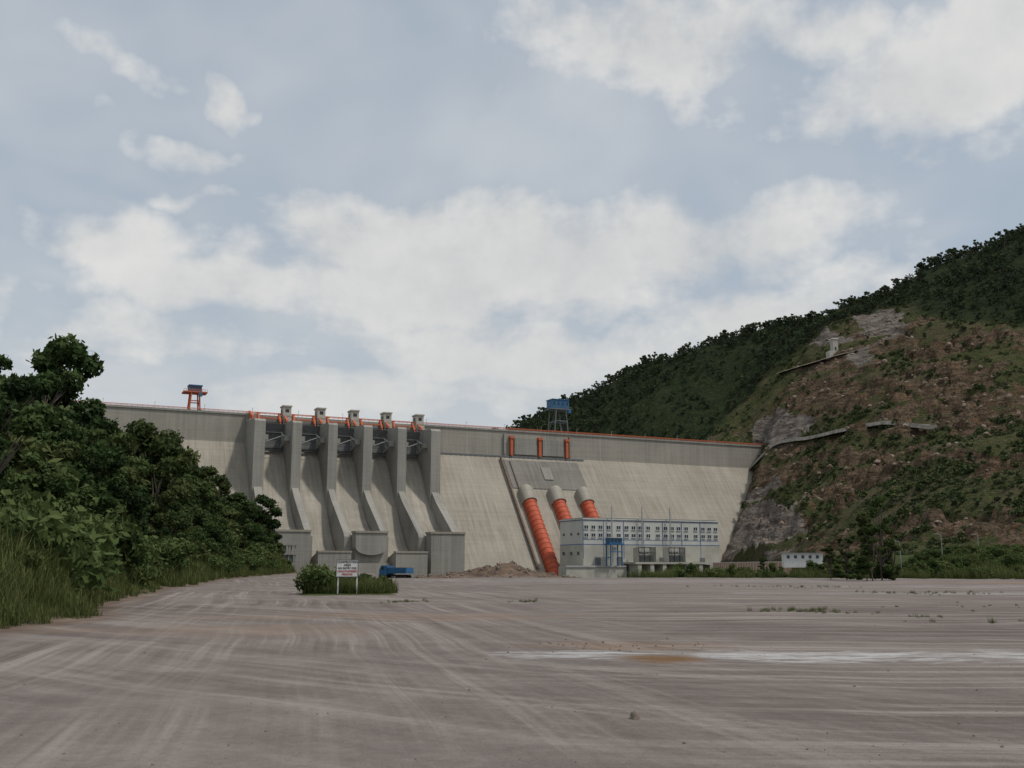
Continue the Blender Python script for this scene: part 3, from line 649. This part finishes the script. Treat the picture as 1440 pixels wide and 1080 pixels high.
cT,cH,cB,cBH,cG,cR,cRB=[coll(n,m_) for n,m_ in (('tree',TM),('hilltree',HM),('bush',BM),('hillbush',BH),('grass',GM),('rock',RM),('boulder',RB))]
def scatter(name,col,P,scl,nvar,tilt=.06):
    P=np.asarray(P,float); n=len(P); me=bpy.data.meshes.new(name); me.vertices.add(n); me.vertices.foreach_set('co',P.astype(np.float32).ravel())
    a=me.attributes.new('scl','FLOAT','POINT'); a.data.foreach_set('value',np.asarray(scl,dtype=np.float32))
    a=me.attributes.new('rotv','FLOAT_VECTOR','POINT'); rv=np.stack([rng.normal(0,tilt,n),rng.normal(0,tilt,n),rng.random(n)*6.283],1); a.data.foreach_set('vector',rv.astype(np.float32).ravel())
    a=me.attributes.new('idx','INT','POINT'); a.data.foreach_set('value',rng.integers(0,nvar,n).astype(np.int32))
    ob=mkobj(name,me)
    ng=bpy.data.node_groups.new('scatter_'+name,'GeometryNodeTree')
    ng.interface.new_socket('Geometry',in_out='INPUT',socket_type='NodeSocketGeometry'); ng.interface.new_socket('Geometry',in_out='OUTPUT',socket_type='NodeSocketGeometry')
    gi=ng.nodes.new('NodeGroupInput'); go=ng.nodes.new('NodeGroupOutput'); ip=ng.nodes.new('GeometryNodeInstanceOnPoints'); ci=ng.nodes.new('GeometryNodeCollectionInfo')
    ci.inputs['Collection'].default_value=col; ci.inputs['Separate Children'].default_value=True; ci.inputs['Reset Children'].default_value=True
    def na(nm,ty):
        q=ng.nodes.new('GeometryNodeInputNamedAttribute'); q.data_type=ty; q.inputs['Name'].default_value=nm
        return [o for o in q.outputs if o.enabled][0]
    L=ng.links; L.new(gi.outputs[0],ip.inputs['Points']); L.new(ci.outputs[0],ip.inputs['Instance']); ip.inputs['Pick Instance'].default_value=True
    L.new(na('idx','INT'),ip.inputs['Instance Index']); L.new(na('rotv','FLOAT_VECTOR'),ip.inputs['Rotation']); L.new(na('scl','FLOAT'),ip.inputs['Scale'])
    L.new(ip.outputs[0],go.inputs[0]); md=ob.modifiers.new('scatter','NODES'); md.node_group=ng; return ob
# left forest
SKX=[-400,-200,0,45,80,100,130,190,240,262,290,330,350,385,393,402]; SKY=[460,470,487,480,500,524,554,594,604,632,657,694,692,700,742,792]
def allowed_h(x,y,zb,extra=14):
    px,_=proj(x,y,zb); pys=np.maximum(np.interp(px,SKX,SKY),np.interp(px+extra,SKX,SKY)-6); v=(540-pys)/F
    return CH+(ST+v*CT)/(CT-v*ST)*y-zb, px
n=7000; X=rng.uniform(-190,-16,n); Y=rng.uniform(38,330,n); D=dleft(X,Y); ZB=ground_z(X,Y); AH,PX=allowed_h(X,Y,ZB)
ok=(D>4.5)&(D<95)&(PX>-170)&(PX<395)&(AH>4.5); P=[];S=[]
for x,y,d,zb,ah in zip(X[ok],Y[ok],D[ok],ZB[ok],AH[ok]):
    hh=min(ah*random.uniform(.80,1.0), random.uniform(8.5,15.5)) if d>9 else min(ah,random.uniform(4.5,8.5))
    sp=2.2+hh*.24
    if any((x-q[0])**2+(y-q[1])**2<sp*sp for q in P): continue
    P.append((x,y,zb-.3)); S.append(hh/10)
scatter('hillside_forest',cT,P,S,5)
n=9000; X=rng.uniform(-120,-13,n); Y=rng.uniform(26,270,n); D=dleft(X,Y); ZB=ground_z(X,Y); AH,PX=allowed_h(X,Y,ZB)
ok=(D>1.6)&(D<45)&(PX>-60)&(PX<408)&(AH>.8)&(rng.random(n)<.65*np.exp(-D/28)+.15)
S=np.minimum(rng.uniform(.5,1.5,n)*np.where(D<6,1,1.6),AH/2.2); scatter('undergrowth_bushes',cB,np.stack([X,Y,ZB-.15],1)[ok],S[ok],3,.15)
n=26000; Y=20+210*rng.random(n)**1.6; X=np.interp(Y,FY,FX)-rng.uniform(-1.5,14,n)*(.6+Y/150); D=dleft(X,Y); PX,_=proj(X,Y,0*X)
ok=(D>rng.uniform(-.3,1.2,n))&(D<16)&(PX>-40); S=rng.uniform(.45,1.35,n)*(.5+.5*np.minimum(1,np.maximum(D,0)/3))*(1+.5*(Y>80))*(.6+.8*fbm(X*.4,Y*.4,2,50)); Z=ground_z(X,Y)-.03
P=list(np.stack([X,Y,Z],1)[ok]);S=list(S[ok])
for k_ in range(900):
    a=random.random()*6.283; q=math.sqrt(random.random()); x=-9.3+2.4*q*math.cos(a); y=58+3.0*q*math.sin(a)
    P.append((x,y,float(ground_z(x,y))-.02)); S.append(random.uniform(.3,.75))
n=9000; X=rng.uniform(16,150,n); Y=rng.uniform(118,240,n); PX,_=proj(X,Y,0*X); ok=(Y>np.interp(X,[16,30,60,110],[140,138,124,118])+rng.uniform(-3,3,n))&(PX<1500); Z=ground_z(X,Y); ok&=(Z>-4)&(fbm(X*.15,Y*.15,3,55)>.38)
P+=list(np.stack([X,Y,Z-.03],1)[ok]); S+=list(rng.uniform(.6,1.5,ok.sum()))
for (cx,cy,rx,ry,n_) in [(-5.2,47.5,.5,.7,26),(0.8,48,.4,.5,16),(11.2,37.5,.9,.8,60),(13.8,33.5,.3,.3,8),(17.0,30.5,2.0,.5,44),(25.5,62,2.5,1.2,60),(22,80,3,1.5,60)]:
    for k_ in range(n_):
        x=random.gauss(cx,rx); y=random.gauss(cy,ry); P.append((x,y,float(ground_z(x,y))-.02)); S.append(random.uniform(.08,.2))
scatter('tall_grass',cG,P,S,3,.12)
n=2600; X=rng.uniform(18,140,n); Y=rng.uniform(120,300,n); PX,_=proj(X,Y,0*X); Z=ground_z(X,Y)
ok=(PX>905)&(PX<1500)&(Y>np.interp(X,[16,30,60,110],[142,140,128,122]))&(Z>-7)&(fbm(X*.08,Y*.08,2,9)>.42)
P=list(np.stack([X,Y,Z-.1],1)[ok]); S=list(np.where(PX<1120,rng.uniform(.4,.95,n),rng.uniform(.4,1.2,n))[ok])
for k_ in range(46):
    a=random.random()*6.283; q=math.sqrt(random.random()); x=-9.6+2.1*q*math.cos(a); y=59+2.6*q*math.sin(a)
    P.append((x,y,float(ground_z(x,y))-.05)); S.append(random.uniform(.3,.62)*(1.25 if x<-10 else .8))
scatter('verge_bushes',cB,P,S,3,.12)
def tree(name,me,px,py_top,Y,base=None,rot=0,sx=1):
    x=site(px,py_top,Y); zb=float(ground_z(x[0],Y)) if base is None else base
    o=mkobj(name,me); o.location=(x[0],Y,zb-.2); s_=(x[2]-zb)/10; o.scale=(s_*sx,s_*sx,s_); o.rotation_euler=(0,0,rot); return o
tree('broadleaf_tree',TM[1],362,690,205,rot=1,sx=1.05); tree('broadleaf_tree',TM[0],330,686,188,rot=2.2); tree('broadleaf_tree',TM[4],285,648,160,rot=.5,sx=1.1)
tree('broadleaf_tree',TM[3],60,474,112,rot=.3,sx=.9); tree('broadleaf_tree',TM[2],215,582,150,rot=3.3)
tree('slender_tree',SL[0],1232,688,112,rot=.4,sx=.85); tree('slender_tree',SL[1],1213,712,110,rot=2,sx=1.0); tree('slender_tree',SL[0],1250,734,113,rot=3,sx=1.1); tree('slender_tree',SL[0],1187,750,118,rot=5,sx=1.3); tree('slender_tree',SL[1],1165,762,121,rot=4,sx=1.6); tree('slender_tree',SL[1],1222,728,108,rot=1,sx=1.3)
tree('slender_tree',SL[1],1072,780,150,rot=1,sx=1.6)
# hill vegetation
x=rng.uniform(-60,620,36000); y=rng.uniform(240,1180,36000); z,ne,pa,ro=hill_z(x,y,True); px,py=proj(x,y,z)
ok=(px>680)&(px<1530)&(z>14); clump=fbm(x*.02,y*.02,3,44)
rx=x-DL[0]; ry=y-DL[1]; tt=se*rx-ce*ry; ok&=~((tt>-12)&(tt<90)&(px<1035))
far=ok&(ne<.5)&(rng.random(len(x))<.15+.5*ss(.35,.6,clump))
P=np.stack([x,y,z-.5],1)[far]; S=rng.uniform(.35,.8,far.sum())+.35*(rng.random(far.sum())>.95)
sx3=np.array([site(*q) for q in sky]); tt_=rng.uniform(.2,len(sx3)-1.6,150); rX=np.interp(tt_,range(len(sx3)),sx3[:,0])+rng.normal(0,4,150); rY=np.interp(tt_,range(len(sx3)),sx3[:,1])+rng.normal(0,12,150); rZ=hill_z(rX,rY)
scatter('ridge_forest',cH,np.concatenate([P,np.stack([rX,rY,rZ-.5],1)]),np.concatenate([S,rng.uniform(.7,1.35,150)]),3)
cl2=fbm(x*.05,y*.05,3,46)
nr=ok&(ne>=.5)&(pa<.4)&(ro<.7)&(rng.random(len(x))<.12+.85*ss(.44,.58,cl2))
x2=rng.uniform(95,340,9000); y2_=rng.uniform(190,480,9000); z2,ne2,pa2,ro2=hill_z(x2,y2_,True); px2,_=proj(x2,y2_,z2); c2=fbm(x2*.06,y2_*.06,3,47)
k2=(px2<1530)&(z2>4)&(ro2<.7)&(rng.random(9000)<.10+.7*ss(.42,.58,c2))
scatter('hillside_bushes',cBH,np.concatenate([np.stack([x,y,z-.3],1)[nr],np.stack([x2,y2_,z2-.3],1)[k2]]),np.concatenate([rng.uniform(.4,1.6,nr.sum()),rng.uniform(.3,1.1,k2.sum())]),2,.1)
nt_=ok&(ne>=.5)&(pa<.25)&(rng.random(len(x))<.035)
scatter('hillside_trees',cH,np.stack([x,y,z-.3],1)[nt_],rng.uniform(.28,.65,nt_.sum()),3)
bo=ok&(ne>=.5)&((ro>.4)|(pa>.4))&(rng.random(len(x))<.30)&(y>300)
scatter('hillside_boulders',cRB,np.stack([x,y,z],1)[bo],rng.uniform(.8,4.0,bo.sum())*rng.uniform(.6,1.3,bo.sum()),2,.5)
# ---------------------------------------------------------------- stones
P=[];S=[]
for mx,my,sx,sy,hh in MOUNDS:
    for k_ in range(70):
        x=random.gauss(mx,sx*.8); y=random.gauss(my-1,sy*.7); P.append((x,y,float(ground_z(x,y)))); S.append(random.choice([.15,.2,.25,.35,.6])*random.uniform(.6,1.2))
scatter('rubble_rocks',cR,P,S,3,.6)
P=[(1.38,11.5,float(ground_z(1.38,11.5))+.01)];S=[.15]
for k_ in range(650):
    y=9+75*random.random()**1.3; x=random.uniform(-.5,.62)*y; 
    if float(dleft(x,y))>-.5: continue
    P.append((x,y,float(ground_z(x,y)))); S.append(random.choice([.01,.012,.018,.025,.035])*random.uniform(.6,1.3))
for k_ in range(45): 
    x=random.gauss(2.3,1.2); y=random.gauss(21.8,.9); P.append((x,y,float(ground_z(x,y)))); S.append(random.uniform(.02,.07))
for k_ in range(26):
    x=random.gauss(22,3); y=random.gauss(42,3); P.append((x,y,float(ground_z(x,y)))); S.append(random.uniform(.06,.2))
scatter('gravel_stones',cR,P,S,3,.6)
# ---------------------------------------------------------------- sign
sx_,sy_=-9.05,55.0; zb=float(ground_z(sx_,sy_)); e=wframe('construction_warning_sign',sx_,sy_,zb,math.radians(6)); p=MB(False)
p.box(-.57,.57,-.03,.0,.93,1.80,0); p.box(-.60,.60,-.045,.012,1.80,1.84,1); p.box(-.60,.60,-.045,.012,.89,.93,1); p.box(-.60,-.57,-.045,.012,.93,1.80,1); p.box(.57,.60,-.045,.012,.93,1.80,1)
p.box(-.52,-.45,.012,.08,-.3,1.8,0); p.box(.50,.58,.012,.08,-.3,1.8,0); p.build('board_and_posts',e,[M_wp,M_steel])
for i,(tx,mt,sz) in enumerate([('CONSTRUCTION',M_black,.15),('AREA',M_black,.17),('NO ENTRY FOR',M_black,.15),('UNAUTHORISED',M_rtxt,.15),('PERSONS',M_rtxt,.15)]):
    cu=bpy.data.curves.new('lettering','FONT'); cu.body=tx; cu.size=sz; cu.align_x='CENTER'; cu.extrude=.003; cu.offset=.004; cu.materials.append(mt)
    o=bpy.data.objects.new('lettering',cu); scene.collection.objects.link(o); o.parent=e; o.location=(0,-.036,1.65-i*.165); o.rotation_euler=(math.radians(90),0,0); o.scale=(.93,1,1)
# ---------------------------------------------------------------- dump truck
tx,ty=site(557,808,141)[:2]; zb=float(ground_z(tx,ty)); e=wframe('dump_truck',tx,ty,zb-.02,math.radians(150)); p=MB(False)
p.box(-3.2,3.2,-.45,.45,.75,1.0,2)
p.prism([( -1.2,1.25),( -1.2,2.3),(1.2,2.3),(1.2,1.25)],-3.3,1.2,0)
for a in np.arange(-3.2,1.2,.75): p.box(a,a+.12,-1.28,-1.2,1.25,2.25,0); p.box(a,a+.12,1.2,1.28,1.25,2.25,0)
p.box(-3.1,1.0,-1.05,1.05,2.305,2.38,4); p.box(1.2,1.4,-1.1,1.1,2.32,2.42,0)
p.prism_sz([(1.45,.9),(1.45,2.75),(2.9,2.75),(3.3,1.9),(3.35,.9)],-1.1,1.1,0)
p.box(2.2,2.85,-1.13,-1.105,1.9,2.5,1); p.box(2.2,2.85,1.105,1.13,1.9,2.5,1); p.box(3.36,3.45,-1.1,1.1,.6,1.0,3)
p.add([(2.93,-.95,2.68),(2.93,.95,2.68),(3.3,.95,1.95),(3.3,-.95,1.95)],[(0,1,2,3)],1)
for a in (-2.4,-1.2,2.5):
    for b_ in (-1.15,.8): p.cyl((a,b_,.5),(a,b_+.35,.5),.5,16,2)
o=p.build('cab_body_wheels',e,[M_blue,M_glass,M_tyre,M_lsteel,M_rock]); e.scale=(.72,.72,.72)
# ---------------------------------------------------------------- right bank items
def wall(name,A,B,h0,zz,mat,th=.4):
    L=math.hypot(B[0]-A[0],B[1]-A[1]); e=wframe(name,A[0],A[1],zz,math.atan2(B[1]-A[1],B[0]-A[0])); p=MB(False); p.box(0,L,0,th,-6,h0,0); p.box(-.1,L+.1,-.1,th+.1,h0,h0+.25,1)
    for a in np.arange(0,L,6): p.box(a,a+.5,-.12,-.001,-6,h0,1)
    p.build('panels_and_coping',e,[mat,M_wp])
M_ow=pm('orange_wash_wall',(.42,.27,.19),(.36,.22,.15),.3)
A=site(1003,795,600); B=site(1112,795,430); wall('river_wall',A,B,4.2,-1.0,M_ow)
a=site(1128,788,425); e=wframe('site_office',a[0],425,a[2]+.2,math.radians(-6)); p=MB(False)
p.box(-8,8,-3,3,-3.2,2.6,0); p.box(-8.4,8.4,-3.5,3.5,2.6,2.9,1)
for i in range(5): p.box(-6.8+i*3,-5.6+i*3,-3.06,-3.0,.6,1.9,2)
p.build('walls_and_roof',e,[M_wp,M_lsteel,M_glass])
a=site(1172,513,795); zz=float(hill_z(a[0],a[1])); e=wframe('hillside_pillar_hut',a[0],a[1],zz,math.radians(10)); p=MB(False)
p.box(-4.5,4.5,-3,3,-6,1.5,0); p.box(-.5,3.8,-2.5,2.5,1.5,11.5,0); p.box(-1.2,4.4,-3.1,3.1,11.5,12.3,1); p.box(.8,2.2,-2.56,-2.5,2,5,2); p.build('walls',e,[M_house,M_wp,M_dsteel])
for px_,pt in ((1323,752),(1375,756),(1265,762)):
    Y=255; a=site(px_,pt,Y); zb=max(float(hill_z(a[0],Y)),float(ground_z(a[0],Y))); e=wframe('street_lamp',a[0],Y,zb,0); p=MB(False); H=max(a[2]-zb,5)
    p.cyl((0,0,-.3),(0,0,H),.10,8,0,.06); p.cyl((0,0,H),(-1.1,0,H+.25),.05,6,0); p.box(-1.6,-.9,-.14,.14,H+.2,H+.34,1); p.cyl((0,0,-.3),(0,0,.6),.2,8,0); p.build('pole_and_arm',e,[M_lsteel,M_lsteel])
cu=bpy.data.curves.new('power_line_cables','CURVE'); cu.dimensions='3D'; cu.bevel_depth=.05; cu.materials.append(M_steel)
for (p0,p1) in [((1200,706,470),(1700,600,380)),((1195,712,470),(1700,612,380)),((1195,730,470),(1700,690,380))]:
    A=Vector(site(*p0));B=Vector(site(*p1)); sp=cu.splines.new('POLY'); sp.points.add(20)
    for i in range(21):
        t=i/20; q=A.lerp(B,t); q.z-=22*t*(1-t); sp.points[i].co=(*q,1)
o=bpy.data.objects.new('power_line_cables',cu); scene.collection.objects.link(o)
# ---------------------------------------------------------------- light & sky
SE,SA=math.radians(60),math.radians(110)
sd=Vector((math.sin(SA)*math.cos(SE),math.cos(SA)*math.cos(SE),math.sin(SE)))
sl=bpy.data.lights.new('sun','SUN'); sl.energy=2.0; sl.angle=math.radians(4); sl.color=(1,.955,.88)
so=bpy.data.objects.new('sun',sl); scene.collection.objects.link(so); so.rotation_euler=sd.to_track_quat('Z','Y').to_euler(); so.location=(100,-100,300)
wd=bpy.data.worlds.new('World'); scene.world=wd; wd.use_nodes=True; h=NT(wd.node_tree); bg=h.n['Background']; bg.inputs[1].default_value=.1
sk=h.new('ShaderNodeTexSky'); sk.sky_type='NISHITA'; sk.sun_disc=False; sk.sun_elevation=SE; sk.sun_rotation=SA; sk.dust_density=2.5; sk.air_density=1.2; sk.ozone_density=1.5
dr=h.new('ShaderNodeTexCoord').outputs['Generated']; x,y,z=h._sep(dr)
az=h.math('MULTIPLY',h.math('ARCTAN2',x,y),57.2958); el=h.math('MULTIPLY',h.math('ARCSINE',z),57.2958)
vec=h.comb(az,el,0.0)
zi=h.math('ADD',h.math('MAXIMUM',z,0.0),.22); pl=h.comb(h.math('DIVIDE',x,zi),h.math('DIVIDE',y,zi),0.0)
warp=h.noise(vec,.12,3,.6,out='Color'); wv=h.vm('MULTIPLY',h.vm('SUBTRACT',warp,(.5,.5,.5)),(14,8,0)); v2=h.vm('ADD',vec,wv)
def ae(px,py):
    a=site(px,py,1.0); X,Y,Z=a[0],a[1],a[2]-CH; return math.degrees(math.atan2(X,Y)),math.degrees(math.atan2(Z,math.hypot(X,Y)))
acc=None
for (px_,py_,rx_,ry_,w_) in [(190,325,160,60,.85),(300,400,180,85,.9),(520,320,200,70,1.0),(600,400,340,120,1.0),(790,360,300,110,1.05),(980,330,250,95,1.0),(1060,440,260,85,1.0),(700,500,430,90,.9),(250,490,280,60,.7),(560,570,460,60,.85),
    (930,50,300,90,1.0),(1290,110,260,100,1.0),(1400,50,200,110,.95),(1130,40,160,70,.8),(320,110,60,56,.75),(255,200,95,34,.7),(275,262,85,24,.62),(150,90,120,36,.5),(0,420,80,60,.6),(690,105,70,26,.55),(1400,210,90,40,.5)]:
    a,e_=ae(px_,py_); k_=57.3/F; R1,R2=rx_*k_*.97,ry_*k_
    l=h.vm('LENGTH',h.vm('MULTIPLY_ADD',v2,(1/R1,1/R2,0),(-a/R1,-e_/R2,0)))
    g=h.mr(l,1.45,.1,0,w_,True); acc=g if acc is None else h.math('MAXIMUM',acc,g)
n1=h.noise(pl,2.0,6,.62,.2); n2=h.noise(vec,.2,4,.62); n3=h.noise(pl,1.0,4,.65,.3)
side=h.mr(h.math('ABSOLUTE',az),32,45,0,1,True); acc=h.math('MAXIMUM',acc,h.math('MULTIPLY',side,h.mr(n3,.45,.62)))
nn=h.math('ADD',h.math('MULTIPLY',h.math('SUBTRACT',n1,.5),1.8),h.math('MULTIPLY',h.math('SUBTRACT',n2,.5),1.1))
dn=h.math('ADD',acc,nn)
cov=h.mr(dn,.20,.95,0,1,True)
thin=h.math('MULTIPLY',h.mr(n3,.38,.66),.5)
cov=h.math('MAXIMUM',cov,thin)
hz=h.mix(h.mr(el,0,32,.85,.7),sk.outputs[0],(4.4,5.05,5.75))
cc=h.mix(h.mr(h.math('ADD',h.math('MULTIPLY',n2,.5),h.math('ADD',h.math('MULTIPLY',n1,.5),h.math('MULTIPLY',dn,-.14))),.22,.50),(5.4,5.5,5.6),(7.6,7.55,7.35))
fin=h.mix(h.math('MULTIPLY',cov,.92),hz,cc)
fin=h.mix(h.mr(el,17,2,0,.6,True),fin,(6.4,6.6,6.6))
h.l.new(fin,bg.inputs[0])
